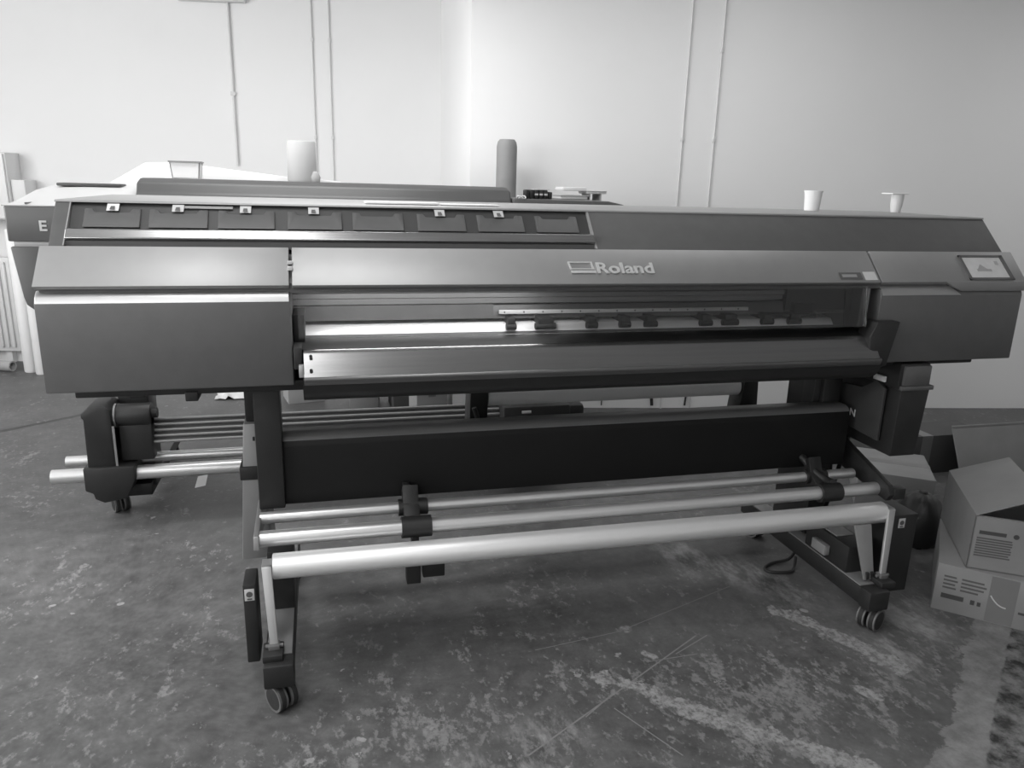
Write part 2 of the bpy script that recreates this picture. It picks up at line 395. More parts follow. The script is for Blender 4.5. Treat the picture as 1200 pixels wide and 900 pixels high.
MB().ext([face_pt(2.115, .15, .0015), face_pt(2.165, .15, .0015), face_pt(2.165, .24, .0015), face_pt(2.115, .24, .0015)], n_ * .0005).build('label_print', 'labelgrey', lb)
q = MB().ext([face_pt(2.190, .06, .0006), face_pt(2.232, .06, .0006), face_pt(2.232, .32, .0006), face_pt(2.190, .32, .0006)], n_ * .0008).build('warning_sticker', 'label', pc)
sq = MB()
for i in range(3):
    for k in range(2):
        x = 2.196 + i * .012; tt = .11 + k * .11
        sq.ext([face_pt(x, tt, .0015), face_pt(x + .008, tt, .0015), face_pt(x + .006, tt + .07, .0015), face_pt(x + .001, tt + .07, .0015)], n_ * .0004)
# touch screen
bz = MB()
sx0, sx1, t0, t1 = 2.565, 2.733, .05, .86
def pquad(mb, x0, x1, a, b, out, d): mb.ext([face_pt(x0, a, out), face_pt(x1, a, out), face_pt(x1, b, out), face_pt(x0, b, out)], n_ * d)
pquad(bz, sx0, sx1, t0, t0 + .07, .0002, .003); pquad(bz, sx0, sx1, t1 - .07, t1, .0002, .003)
pquad(bz, sx0, sx0 + .009, t0, t1, .0002, .003); pquad(bz, sx1 - .014, sx1, t0, t1, .0002, .003)
ts = bz.build('touch_screen', 'groove', pr_)
dm = MB(); pquad(dm, sx0 + .006, sx1 - .010, t0 + .05, t1 - .05, .0002, .0012); dm.build('screen_display', 'screen', pr_)
dg_ = MB(); pquad(dg_, sx0 + .045, sx0 + .10, t0 + .28, t0 + .36, .0014, .0004)
dg_.ext([face_pt(sx0 + .05, t0 + .36, .0014), face_pt(sx0 + .085, t0 + .36, .0014), face_pt(sx0 + .066, t0 + .52, .0014)], n_ * .0004)
dg_.build('screen_graph', 'screenink', pr_)
dg_ = MB(); pquad(dg_, sx0 + .125, sx0 + .138, t0 + .50, t0 + .62, .0014, .0004); dg_.build('screen_icon', 'screenink', pr_)
# upper deck
dY = lambda z: .092 + (z - 1.147) * 1.0
DL, DD, DR = .014, 1.378, 2.762
MB().prism([(.088, 1.142), (dY(1.247), 1.247), (.72, 1.249), (.72, 1.10), (.088, 1.10)], DD, DR, .004).build('deck_hood', 'deck', R)
MB().prism([(.30, 1.142), (.30, 1.245), (.72, 1.245), (.72, 1.0), (.30, 1.0)], DL, DD - .002).build('deck_hood', 'deck', R)
MB().prism([(dY(1.247) - .003, 1.246), (dY(1.247), 1.2515), (.735, 1.2535), (.735, 1.247)], DL - .002, DR + .001, .001, 1).build('deck_top', 'decktop', R)
bay = MB().prism([(dY(1.187) + .016, 1.187), (dY(1.247) + .010, 1.247), (.31, 1.247), (.31, 1.187)], DL + .036, DD - .004).build('cartridge_bay', 'bay', R)
MB().prism([(dY(1.150), 1.142), (dY(1.246), 1.246), (.31, 1.246), (.31, 1.142)], DL, DL + .034, .002).build('deck_end_plate', 'deck', R)
MB().prism([(dY(1.160) + .002, 1.142), (dY(1.160) + .002, 1.162), (.3, 1.162), (.3, 1.142)], DL + .034, DD - .002).build('deck_base', 'groove', R)
MB().prism([(.100, 1.1665), (.102, 1.1705), (.114, 1.1835), (.116, 1.187), (.30, 1.187), (.30, 1.160), (.106, 1.160)], DL + .036, DD - .004, .001, 1).build('silver_trim', 'silver', R)
trays = [(.080, .206), (.226, .362), (.386, .522), (.554, .690), (.718, .850), (.888, 1.018), (1.052, 1.182), (1.218, 1.340)]
tags = {0: 'sticker', 1: 'label', 2: 'label', 3: 'label', 5: 'label', 6: 'label'}
for i, (a, b_) in enumerate(trays):
    pts = []
    za, zb, zn = 1.190, 1.232, 1.224
    c0, c1 = a + (b_ - a) * .18, a + (b_ - a) * .80
    for x, z in ((a, za), (b_, za), (b_, zb), (c1 + .006, zb), (c1, zn), (c0, zn), (c0 - .006, zb), (a, zb)):
        pts.append((x, dY(z) + .004, z))
    tr = MB().ext(pts, (0, .03, 0), .0012, 1).build('cartridge_tray', 'tray', R)
    if i in tags:
        cx_ = a + (b_ - a) * (.48 if i else .50)
        MB().ext([(cx_ - .0135, dY(1.224) + .001, 1.228), (cx_ + .0135, dY(1.224) + .001, 1.228), (cx_ + .0135, dY(1.244) + .001, 1.244), (cx_ - .0135, dY(1.244) + .001, 1.244)], (0, .004, 0)).build('tray_tag', tags[i], tr)
        MB().ext([(cx_ - .006, dY(1.224), 1.231), (cx_ + .006, dY(1.224), 1.231), (cx_ + .004, dY(1.239), 1.239), (cx_ - .005, dY(1.239), 1.239)], (0, .001, 0)).build('tag_print', 'greyink', tr)
MB().ext([(.30, dY(1.236) + .004, 1.236), (.42, dY(1.236) + .004, 1.236), (.42, dY(1.242) + .004, 1.242), (.30, dY(1.242) + .004, 1.242)], (0, .01, 0)).build('bay_notice', 'labelgrey', bay)
# divider line
MB().ext([(DD - .004, dY(1.15) - .001, 1.15), (DD + .001, dY(1.15) - .001, 1.15), (DD + .001, dY(1.246) - .001, 1.246), (DD - .004, dY(1.246) - .001, 1.246)], (0, .02, 0)).build('deck_seam', 'labelgrey', R)
MB().ext([(.046, dY(1.15) - .001, 1.15), (.049, dY(1.15) - .001, 1.15), (.049, dY(1.246) - .001, 1.246), (.046, dY(1.246) - .001, 1.246)], (0, .02, 0)).build('deck_seam', 'labelgrey', R)
# middle: rail, platen, rollers
rail = MB().prism([(.17, .990), (.17, 1.005), (.163, 1.008), (.163, 1.02), (.17, 1.023), (.17, 1.075), (.33, 1.075), (.33, .958), (.20, .958), (.19, .985)], XG1 - .02, XG2 + .02).build('print_rail', 'rail', R)
st = MB().box(1.115, 1.90, .146, .155, .962, .973, .001)
for k in range(14): pass
st = st.build('perforated_strip', 'strip', rail)
hl = MB()
for k in range(14): hl.cyl((1.13 + k * .0565, .1452, .9675), (1.13 + k * .0565, .150, .9675), .0022, seg=10)
hl.build('strip_hole', 'hole', st)['kind'] = 'stuff'
MB().prism([(.156, .948), (.156, .962), (.165, .985), (.30, .985), (.30, .948)], 1.10, XG2 + .01).build('roller_beam', 'groove', rail)
MB().prism([(.155, .949), (.16, .988), (.30, .988), (.30, .949)], XG1 - .02, 1.10).build('rail_skirt', 'deck', rail)
for k, (x, w) in enumerate(((1.145, .022), (1.245, .046), (1.385, .026), (1.487, .026), (1.569, .03), (1.748, .03), (1.829, .04), (1.956, .03), (2.05, .034))):
    pr2 = MB().box(x - w / 2, x + w / 2, .118, .20, .935, .955, .003).build('pinch_roller', 'black', R)
    MB().cyl((x - w * .65, .125, .930), (x + w * .65, .125, .930), .0095, seg=16).build('roller_wheel', 'rubber', pr2)
MB().prism([(.126, .913), (.126, .917), (.141, .936), (.34, .942), (.34, .913)], XG1 + .018, XG2 - .05, .001, 1).build('platen', 'platen', R)
MB().prism([(.005, .900), (.0, .906), (.03, .912), (.128, .9165), (.15, .905), (.12, .88)], XG1 + .02, XG2 - .005).build('platen_gutter', 'black', R)
AX0, AX1 = .583, 2.235
ap = [(.004, .9065), (-.004, .9035), (-.014, .893), (-.031, .8705), (-.049, .8465)]
MB().prism(ap + [(-.040, .842), (.03, .86), (.03, .89)], AX0, AX1).build('apron', 'apron', R, 50)
MB().prism([(-.0495, .8465), (-.053, .843), (-.053, .838), (-.048, .826), (-.036, .822), (-.03, .842)], AX0, AX1 + .006, .001, 1).build('apron_lip', 'apronlip', R)
MB().prism([(-.045, .826), (-.040, .806), (-.025, .788), (.0, .775), (.20, .775), (.20, .86), (-.02, .86), (-.02, .83)], AX0 - .004, AX1 + .012).build('lower_heater', 'blackmetal', R, 50)
for z, y in ((.862, -.0425), (.893, -.0225)): MB().cyl((AX0 + .017, y - .002, z), (AX0 + .017, y + .003, z), .004, seg=12).build('apron_screw', 'hole', R)
# side brackets of the opening
b1 = MB().box(XG1 + .002, AX0 - .004, -.02, .2, .86, .915, .002).box(XG1 + .002, AX0 + .004, .05, .16, .915, .985, .003).build('side_bracket', 'black', R)
MB().box(AX0 - .012, AX0 - .001, -.047, -.03, .846, .876, .001).build('bracket_plate', 'lightarm', b1)
b2 = MB().ext([(2.205, -.03, .905), (2.222, -.035, .952), (2.300, -.035, .952), (2.272, -.035, .82), (2.215, -.035, .80)], (0, .06, 0), .002).build('side_bracket', 'black', R)
MB().box(2.195, 2.225, .02, .06, .93, 1.05, .002).build('bracket_plate', 'greysteel', b2)
MB().box(1.96, 2.13, .125, .17, .943, .953, .003).box(2.05, 2.12, .13, .2, .95, .985, .004).build('carriage_latch', 'black', R)
MB().prism([(.165, .952), (.15, .96), (.15, 1.06), (.32, 1.06), (.32, .952)], 2.03, XG2).build('print_carriage', 'bay', R)
# acrylic window, free lower edge
MB().prism([(.004, 1.054), (.008, 1.054), (-.010, .936), (-.014, .936)], AX0 - .01, 2.20).build('cover_window', 'glass', pc)
MB().prism([(.004, 1.05), (.0085, 1.05), (-.0095, .938), (-.0145, .938)], 2.125, 2.195).build('window_edge', 'smoke', pc)
# machine back and inner back wall
MB().box(XG1 - .02, XG2 + .02, .33, .62, .90, 1.10).build('machine_core', 'deck', R)
MB().box(XG1 - .02, XG2 + .02, .20, .62, .775, .90).build('machine_base', 'blackmetal', R)

# stand ----------------------------------------------------------
def caster(parent, x, y, z=0., r=.037, turn=0.):
    T = Matrix.Translation((x, y, z + r)) @ Matrix.Rotation(turn, 4, 'Z')
    ax = T.to_3x3() @ Vector((1, 0, 0)); P = lambda u, v=0, w=0: T @ Vector((u, v, w))
    c = MB()
    for sx in (-1, 1):
        c.lathe([(.004, -.011), (r - .010, -.012), (r - .004, -.010), (r, -.005), (r, .005), (r - .004, .010), (r - .010, .012), (.004, .011)], P(sx * .017), 32, ax)
    c = c.build('caster', 'rubber', parent)
    MB().cyl((x, y, z + r + .012), (x, y, z + r * 2 + .010), .012, seg=18).cyl(P(-.028), P(.028), .007, seg=14).build('caster_fork', 'black', parent)
    rr = MB()
    for sx in (-1, 1): rr.pipe(P(sx * .017 - .0118), P(sx * .017 + .0118), r - .0015, r - .0075, 32)
    rr.build('wheel_rim', 'wheelrim', parent)
def stand(side, xc, cap0, cap1):
    if side < 0:
        leg = MB().ext([(.405, .22, .65), (.452, .22, .65), (.462, .22, .235), (.378, .22, .235)], (0, .18, 0), .004)
    else:
        leg = MB().box(xc - .035, xc + .035, .22, .42, .14, .80, .006)
    leg = leg.build('stand_leg', 'greysteel' if side < 0 else 'blackmetal', R)
    leg['label'] = ('left' if side < 0 else 'right') + ' stand leg with foot beam and casters'
    if side < 0:
        MB().box(.388, .456, .214, .40, .484, .524, .003).build('leg_band', 'black', leg)
        MB().box(.428, .434, .217, .222, .60, .612, .001).build('leg_slot', 'hole', leg)
        MB().box(.458, .527, .085, .22, .14, .32, .004).build('leg_base', 'black', leg)
        MB().box(.41, .45, .24, .38, .65, .80, .004).build('leg_neck', 'blackmetal', leg)
    MB().box(cap0 + .002, cap1 - .002, -.165, .56, .082, .138, .004).build('foot_beam', 'blackmetal', leg)
    MB().box(cap0 + .006, cap1 - .006, -.13, .54, .1375, .1415, .001).build('beam_cover', 'greysteel', leg)
    MB().box(cap0, cap1, -.185, -.135, .078, .143, .006).build('beam_cap', 'black', leg)
    xm = (cap0 + cap1) / 2
    caster(leg, xm + (.004 if side < 0 else .008), -.150, turn=.62 if side < 0 else -1.15); caster(leg, xm, .50, turn=.3)
stand(-1, .455, .455, .530)
stand(1, 2.30, 2.217, 2.290)
# black front columns carrying the dryer board
MB().box(.443, .512, .135, .20, .425, .80, .004).build('front_column', 'blackmetal', R)
MB().box(2.24, 2.345, .238, .30, .45, .80, .004).build('front_column', 'blackmetal', R)
bd = MB().prism([(.15, .430), (.15, .600), (.153, .615), (.162, .626), (.176, .631), (.225, .631), (.235, .62), (.235, .430)], .505, 2.325, .002).build('dryer_board', 'board', R, 50)
MB().prism([(.1535, .616), (.162, .6268), (.176, .632), (.226, .632), (.234, .624), (.234, .61), (.16, .61)], .506, 2.324).build('board_lit_top', 'rail', bd, 60)  # light on top of the black board put in as paler grey
# rollers of the take-up unit
MB().cyl((.482, -.03, .337), (2.352, -.03, .332), .0335, seg=48, bev=.003).build('dancer_roller', 'sleeve', R)
MB().pipe((.445, .03, .388), (2.385, .03, .388), .0215, .017).build('take_up_bar', 'alu', R)
MB().pipe((.445, .11, .412), (2.335, .11, .412), .0165, .013).build('take_up_bar', 'alu', R)
def arm(x, xb, side):
    a = MB().ext([(x - .012, -.062, .352), (x + .012, -.062, .352), (xb + .010, -.132, .165), (xb - .010, -.132, .165)], (0, .010, .003), .001).build('dancer_arm', 'lightarm', R)
    MB().cyl((x - .012, -.03, .337), (x + .030 * -side, -.03, .337), .012, seg=18).box(x - .012, x + .012, -.06, -.02, .345, .356, .002).build('arm_bearing', 'greysteel', a)
    MB().box(xb - .014, xb + .014, -.140, -.112, .155, .172, .003).cyl((xb - .022, -.128, .166), (xb + .022, -.128, .166), .005, seg=14).build('arm_pivot', 'wheelrim', a)
    MB().box(xb - .028, xb + .022, -.165, -.10, .141, .160, .003).build('pivot_block', 'black', a)
arm(.468, .482, -1); arm(2.360, 2.300, 1)
# dark pivot blocks, sensor boxes with labels, brackets
for nm, x0, x1, y0, y1, z0, z1 in (('l', .408, .440, -.07, .02, .085, .312), ('r', 2.385, 2.475, -.05, .06, .050, .325)):
    sb = MB().box(x0, x1, y0, y1, z0, z1, .004).build('sensor_box', 'black', R)
    sb['label'] = ('left' if nm == 'l' else 'right') + ' black sensor box of the take-up unit'
    cx_ = (x0 + x1) / 2 if nm == 'l' else x0 + .030
    MB().box(cx_ - .012, cx_ + .012, y0 - .001, y0 + .002, z1 - .045, z1 - .012, .0005).build('sensor_label', 'label', sb)
    MB().cyl((cx_, y0 - .0018, z1 - .027), (cx_, y0, z1 - .027), .008, seg=16).box(cx_ - .006, cx_ + .006, y0 - .0018, y0, z1 - .042, z1 - .038).build('label_print', 'greyink', sb)
# brackets that carry the two bars
MB().ext([(2.365, .26, .485), (2.365, .24, .505), (2.365, -.02, .418), (2.365, -.035, .39), (2.365, -.02, .365), (2.365, .20, .40)], (.02, 0, 0), .002).box(2.383, 2.425, -.035, -.005, .372, .41, .003).build('bar_bracket', 'black', R)
MB().ext([(.435, .20, .43), (.435, -.0, .41), (.435, -.01, .375), (.435, .20, .36)], (.014, 0, 0), .002).build('bar_bracket', 'greysteel', R)
# drive unit and uprights over the right foot
du = MB().box(2.225, 2.315, -.055, .16, .140, .232, .005).build('drive_unit', 'black', R)
MB().box(2.235, 2.30, .02, .13, .2318, .236, .001).build('unit_label', 'labelgrey', du)
MB().box(2.205, 2.226, .03, .10, .160, .195, .003).build('unit_plug', 'labelgrey', du)
ab = MB().ext([(2.245, -.118, .148), (2.282, -.118, .148), (2.290, -.062, .310), (2.228, -.062, .310)], (0, .008, 0), .002).build('arm_guard', 'greysteel', R)
for x in (2.252, 2.270): MB().box(x, x + .010, -.119, -.108, .150, .172, .001).build('guard_clip', 'black', ab)
# clamps around the bars
def clamp(x0, x1):
    c = MB()
    for y, z, r in ((.03, .388, .030), (.11, .412, .024)):
        c.pipe((x0, y, z), (x1, y, z), r, r - .010, 28)
    c.ext([(x0 + .012, .145, .45), (x0 + .012, .115, .478), (x0 + .012, .095, .43), (x0 + .012, .06, .405), (x0 + .012, .085, .385)], (.045, 0, 0), .002)
    return c
c1 = clamp(.822, .905).box(.838, .858, .125, .15, .42, .475, .003).build('tube_clamp', 'black', R)
MB().box(.835, .875, .02, .06, .215, .29, .003).box(.882, .945, .03, .07, .225, .285, .004).box(.85, .87, .02, .05, .28, .37, .002).build('clamp_weight', 'black', c1)
c2 = clamp(2.150, 2.225).build('tube_clamp', 'black', R)
MB().tube([(2.155, .20, .475), (2.165, .15, .462), (2.185, .10, .428), (2.20, .06, .415), (2.20, .03, .418)], .013, 12).build('clamp_lever', 'black', c2)
# rear media rail with the two roll holders
MB().box(.47, 2.34, .56, .60, .47, .51, .004).build('rear_rail', 'blackmetal', R)
for nm, x0, x1, s_ in (('l', 1.118, 1.185, 1), ('r', 2.175, 2.265, -1)):
    h = MB().ext([(x0, .59, .44), (x1, .59, .44), (x1 - .012, .59, .66), (x0 + .025, .59, .66)] if s_ < 0 else [(x0, .59, .44), (x1, .59, .44), (x1 + .004, .59, .66), (x0 + .006, .59, .66)], (0, .09, 0), .006).build('roll_holder', 'black', R)
    if nm == 'l':
        MB().tube([(x0 - .02, .57, .47), (x0 + .01, .57, .455), (x0 + .03, .57, .50), (x0 + .015, .57, .56)], .009, 10).box(x0 - .035, x0 + .01, .55, .58, .445, .47, .004).cyl((x1, .63, .585), (x1 + .05, .63, .585), .026).build('holder_lever', 'blackmetal', h)
    else:
        MB().ext([(x0 - .03, .57, .44), (x1 + .01, .57, .44), (x1 - .01, .57, .47), (x0, .57, .47)], (0, .02, 0), .003).cyl((x0 - .012, .63, .585), (x0, .63, .585), .03).build('holder_lever', 'blackmetal', h)
MB().tube([(2.42, .60, .49), (2.49, .62, .53), (2.53, .66, .525), (2.62, .72, .49)], .011, 10).box(2.34, 2.50, .58, .60, .475, .50, .003).build('rail_lever', 'black', R)
# hanging electrical box
eb = MB().ext([(2.375, .0, .735), (2.482, .0, .735), (2.466, .0, .508), (2.372, .0, .508)], (0, .28, 0), .004).box(2.36, 2.47, -.0, .28, .73, .812, .004)
eb = eb.build('electrical_box', 'blackmetal', R)
MB().box(2.372, 2.470, -.008, .02, .742, .806, .004).box(2.366, 2.486, -.010, .05, .728, .742, .002).build('box_lid', 'cabinet', eb)
MB().ext([(2.357, .05, .545), (2.357, .05, .72), (2.357, .09, .74), (2.357, .15, .70), (2.357, .25, .69), (2.357, .25, .555)], (.01, 0, 0), .002).build('access_plate', 'bay', eb)
MB().box(2.350, 2.358, .05, .10, .742, .760, .001).build('box_sticker', 'sticker', eb)
MB().text('N', Matrix.Translation((2.3495, .185, .594)) @ Matrix.Rotation(-PI / 2, 4, 'Z') @ Matrix.Rotation(PI / 2, 4, 'X'), .036, .001, 1.1).build('chalk_mark', 'sticker', eb)
MB().tube([(2.385, .26, .52), (2.38, .28, .43), (2.40, .30, .33), (2.39, .32, .20)], .006, 8).tube([(2.41, .24, .52), (2.41, .26, .42), (2.425, .30, .30), (2.42, .33, .16)], .008, 8).tube([(2.36, .27, .66), (2.352, .26, .60), (2.358, .25, .56)], .006, 8).build('hanging_cable', 'cable', eb)
MB().lathe([(.001, 0), (.03, 0), (.034, .02), (.034, .06), (.02, .08), (.001, .082)], (2.40, .40, .43), 24).build('waste_bottle', 'white', R)

# things on the printer's deck
single(MB().box(.760, .968, .30, .37, 1.2535, 1.2595, .002), 'paper_strip', 'paper', (.864, .335, 1.2535), 'white paper strip lying on the big printer deck, left one of two', 'paper strip', 'paper strips on the deck')
single(MB().box(.975, 1.145, .30, .37, 1.2535, 1.2565, .001), 'paper_strip', 'paper', (1.06, .335, 1.2535), 'white paper strip lying on the big printer deck, right one of two', 'paper strip', 'paper strips on the deck')
cup = thing('tape_roll', (2.745, .58, 1.2535), 'pale cup-shaped roll with flat overhanging rim near the right end of the deck', 'roll')
MB().lathe([(.001, 0), (.017, 0), (.021, .03), (.023, .066), (.001, .066)], (2.748, .58, 1.2535), 32).build('roll_body', 'white', cup)
MB().box(2.700, 2.772, .55, .61, 1.3195, 1.3235, .0015).build('roll_rim', 'paper', cup)
cup = thing('paper_cup', (2.385, .58, 1.2535), 'small white paper cup on the printer deck left of the rimmed roll', 'cup')
MB().lathe([(.001, 0), (.026, 0), (.029, .04), (.031, .068), (.001, .068)], (2.385, .58, 1.2535), 32).build('cup_body', 'paper', cup)
MB().pipe((2.385, .58, 1.319), (2.385, .58, 1.324), .033, .028, 32).build('cup_rim', 'paper', cup)

# media roll at the back
single(MB().pipe((1.19, .63, .585), (2.185, .63, .585), .037, .025), 'media_roll', 'paper', (1.69, .63, .548), 'pale media roll held between black flanges at the back of the big printer', 'roll')

# ------------------------------------------------------------------ second printer behind
E = thing('wide_format_printer', (.75, 1.65, 0), 'second charcoal wide-format printer standing behind, with raised cover and letter E at its left end', 'printer')
eb = MB()
eb.ext([(-.478, 1.27, 1.066), (-.470, 1.25, 1.066), (2.0, 1.25, 1.066), (2.0, 2.0, 1.066), (-.478, 2.0, 1.066)], (0, 0, .126), .004)
body = eb.build('printer_body', 'epbody', E)
MB().text('E', Matrix.Translation((-.366, 1.2485, 1.106)) @ Matrix.Rotation(PI / 2, 4, 'X'), .052, .001, 1.1, .001).build('letter_mark', 'label', body)
# pale sloping top of the left end with rounded shoulder
g = []
for x, dz, yo in ((-.478, -.0, 0), (-.470, .004, 0), (-.44, .008, 0), (-.40, .010, 0), (-.30, .012, 0), (-.08, .012, 0)):
    g.append([(x, 1.25, 1.1925), (x, 1.32, 1.194 + dz * .8), (x, 1.42, 1.205 + dz), (x, 1.60, 1.232 + dz * 1.8), (x, 1.80, 1.248 + dz * 1.8), (x, 2.0, 1.25 + dz * 1.8)])
MB().sheet(g, -.004).build('end_cover', 'eptop', E, 60)
MB().box(-.405, -.399, 1.26, 1.62, 1.2, 1.206).build('cover_seam', 'groove', E)
MB().box(-.40, -.16, 1.62, 1.72, 1.262, 1.274, .004).build('cover_lid', 'epcover', E)
MB().box(-.20, -.06, 1.36, 1.50, 1.192, 1.232, .01).build('hinge_block', 'epcover', E)
# raised dark main cover
MB().prism([(1.40, 1.192), (1.40, 1.225), (1.47, 1.240), (1.50, 1.288), (1.56, 1.303), (1.98, 1.303), (1.98, 1.192)], -.075, 1.475, .012, 3).build('main_cover', 'epcover', E)
MB().ext([(1.478, 1.45, 1.192), (1.478, 1.45, 1.256), (1.93, 1.45, 1.253), (2.0, 1.45, 1.240), (2.06, 1.45, 1.215), (2.06, 1.45, 1.192)], (0, .5, 0), .006).build('right_cover', 'epbody', E)
MB().ext([(-.27, 1.90, 1.192), (-.262, 1.90, 1.28), (-.114, 1.90, 1.368), (.02, 1.90, 1.372), (.47, 1.90, 1.325), (.74, 1.90, 1.308), (.90, 1.90, 1.192)], (0, .09, 0), .006).build('rear_cover', 'epwhite', E)
# left pod and gap strip
MB().box(-.462, 1.9, 1.27, 1.95, 1.040, 1.07, .004).build('gap_strip', 'greysteel', E)
MB().ext([(-.473, 1.262, 1.046), (-.345, 1.262, 1.046), (-.345, 1.262, .80), (-.41, 1.262, .80), (-.445, 1.262, .83), (-.452, 1.262, .86)], (0, .55, 0), .006).build('end_pod', 'epbody', E)
MB().box(-.36, 1.85, 1.27, 1.9, .80, 1.046, .006).build('lower_body', 'epbody', E)
# stand of the second printer
for x in (-.10, 1.55):
    MB().box(x - .055, x + .055, 1.20, 1.34, .10, .82, .006).build('stand_leg', 'blackmetal', E)
    MB().box(x - .045, x + .045, 1.16, 1.85, .075, .125, .004).build('foot_beam', 'blackmetal', E)
    for y in (1.20, 1.80): caster(E, x - .085 if y < 1.5 else x, y, 0, .034, .5)
# left take-up drive
td = MB().ext([(-.248, 1.06, .24), (-.152, 1.06, .24), (-.150, 1.06, .462), (-.170, 1.06, .480), (-.225, 1.06, .478), (-.252, 1.06, .452), (-.252, 1.06, .435), (-.245, 1.06, .43)], (0, .15, 0), .006)
td = td.build('take_up_drive', 'black', E)
MB().ext([(-.262, 1.045, .243), (-.085, 1.045, .243), (-.085, 1.045, .19), (-.120, 1.045, .115), (-.20, 1.045, .100), (-.232, 1.045, .118), (-.236, 1.045, .14), (-.262, 1.045, .152)], (0, .17, 0), .005).build('drive_housing', 'black', td)
MB().cyl((-.14, 1.12, .425), (-.02, 1.12, .425), .045, seg=32, bev=.004).box(-.135, -.02, 1.09, 1.15, .25, .42, .006).cyl((-.02, 1.12, .43), (.0, 1.12, .43), .02, seg=20).build('reel_head', 'black', td)
MB().pipe((-.148, 1.12, .425), (-.141, 1.12, .425), .046, .038).box(-.150, -.142, 1.058, 1.064, .22, .40).build('reel_ring', 'greysteel', td)
MB().box(1.36, 1.66, 1.06, 1.22, .10, .405, .012).box(1.60, 1.74, 1.10, 1.2, .30, .39, .02).build('take_up_drive', 'black', E)
MB().box(1.44, 1.48, 1.055, 1.065, .375, .385).build('drive_label', 'label', E)
MB().pipe((-.385, 1.10, .198), (1.40, 1.10, .198), .0275, .022).build('take_up_tube', 'alu', E)
MB().pipe((-.358, 1.19, .226), (1.40, 1.19, .226), .020, .016).build('take_up_tube', 'alu', E)
for k in range(5):
    z = .392 - k * .0192; y = 1.16 - k * .012
    MB().cyl((-.03, y, z), (1.40, y, z), .0058, seg=14).build('guide_bar', 'greysteel', E)
MB().sheet([[(-.03, 1.168, .390), (1.40, 1.168, .390)], [(-.03, 1.12, .310), (1.40, 1.12, .310)]], .002).build('guide_plate', 'deck', E)
MB().ext([(.133, 1.072, .175), (.170, 1.072, .18), (.158, 1.072, .135), (.118, 1.072, .128)], (0, .002, 0)).build('paper_tag', 'label', E)

# things on the second printer
bx = thing('plastic_tub', (.08, 1.75, 1.303), 'small pale open tub standing on the rear printer cover', 'tub')
tb = MB()
tb.ext([(.028, 1.70, 1.304), (.135, 1.70, 1.304), (.142, 1.70, 1.374), (.020, 1.70, 1.374)], (0, .003, 0)).ext([(.028, 1.80, 1.304), (.135, 1.80, 1.304), (.142, 1.80, 1.374), (.020, 1.80, 1.374)], (0, .003, 0))
tb.ext([(.028, 1.70, 1.304), (.028, 1.80, 1.304), (.020, 1.80, 1.374), (.020, 1.70, 1.374)], (.003, 0, 0)).ext([(.135, 1.70, 1.304), (.135, 1.80, 1.304), (.142, 1.80, 1.374), (.142, 1.70, 1.374)], (-.003, 0, 0)).box(.028, .135, 1.70, 1.80, 1.303, 1.306)
tb.build('tub_wall', 'white', bx)
MB().box(.016, .146, 1.695, 1.701, 1.370, 1.376).box(.016, .146, 1.80, 1.806, 1.370, 1.376).box(.016, .022, 1.70, 1.80, 1.370, 1.376).box(.140, .146, 1.70, 1.80, 1.370, 1.376).build('tub_rim', 'greysteel', bx)
rl = thing('paper_roll', (.565, 1.82, 1.303), 'tall pale grey roll standing upright on the rear printer cover', 'roll')
MB().lathe([(.001, 0), (.064, 0), (.066, .01), (.063, .172), (.06, .178), (.001, .178)], (.565, 1.82, 1.303), 40).build('roll_body', 'paleroll', rl)
MB().lathe([(.001, 0), (.03, .0), (.034, .02), (.024, .045), (.001, .05)], (.612, 1.80, 1.303), 28).build('roll_tail', 'paleroll', rl)
dr = single(MB().lathe([(.001, 0), (.050, 0), (.054, .012), (.055, .06), (.055, 1.51), (.050, 1.535), (.040, 1.548), (.001, 1.55)], (1.622, 2.20, 0), 48), 'wrapped_roll', 'darkroll', (1.622, 2.20, 0), 'dark grey wrapped roll standing upright against the wall behind the rear printer', 'roll')
ch = thing('cable_chain', (1.60, 1.50, 1.256), 'short black cable chain lying on the right cover of the rear printer', 'cable chain')
for k in range(6):
    MB().box(1.54 + k * .022, 1.556 + k * .022, 1.48, 1.53, 1.256, 1.296 - (k == 5) * .008, .004).build('chain_link', 'black', ch)
    if 1 < k < 5: MB().box(1.54 + k * .022, 1.555 + k * .022, 1.478, 1.4815, 1.272, 1.280).build('link_glint', 'label', ch)  # glints on the links built as small pale slips
MB().box(1.58, 1.655, 1.485, 1.525, 1.296, 1.2985, .001).build('chain_cap', 'label', ch)
co = MB(); cpts = [(1.515 + .02 * math.cos(a), 1.46 + .012 * math.sin(a), 1.262 + .006 * math.sin(a * 2)) for a in [k * PI / 6 for k in range(15)]]
single(co.tube(cpts, .003, 8, 2), 'wire_coil', 'label', (1.515, 1.46, 1.256), 'small pale coil of wire beside the cable chain', 'wire')
tp = thing('plastic_tray', (1.88, 1.80, 1.2535), 'pale flat tray at the right end of the rear printer, lower one', 'tray')
MB().box(1.79, 1.93, 1.74, 1.88, 1.2545, 1.269, .003).build('tray_base', 'epwhite', tp); MB().box(1.785, 1.935, 1.735, 1.885, 1.269, 1.273, .001).build('tray_rim', 'paleroll', tp)
tp = thing('plastic_tray', (1.95, 1.80, 1.252), 'pale tray on thin feet at the right end of the rear printer, upper one', 'tray')
MB().box(1.80, 1.925, 1.745, 1.875, 1.296, 1.312, .003).box(1.925, 2.03, 1.745, 1.875, 1.282, 1.298, .003).build('tray_base', 'epwhite', tp)
MB().box(1.80, 2.03, 1.74, 1.745, 1.294, 1.297).build('tray_rim', 'paleroll', tp)
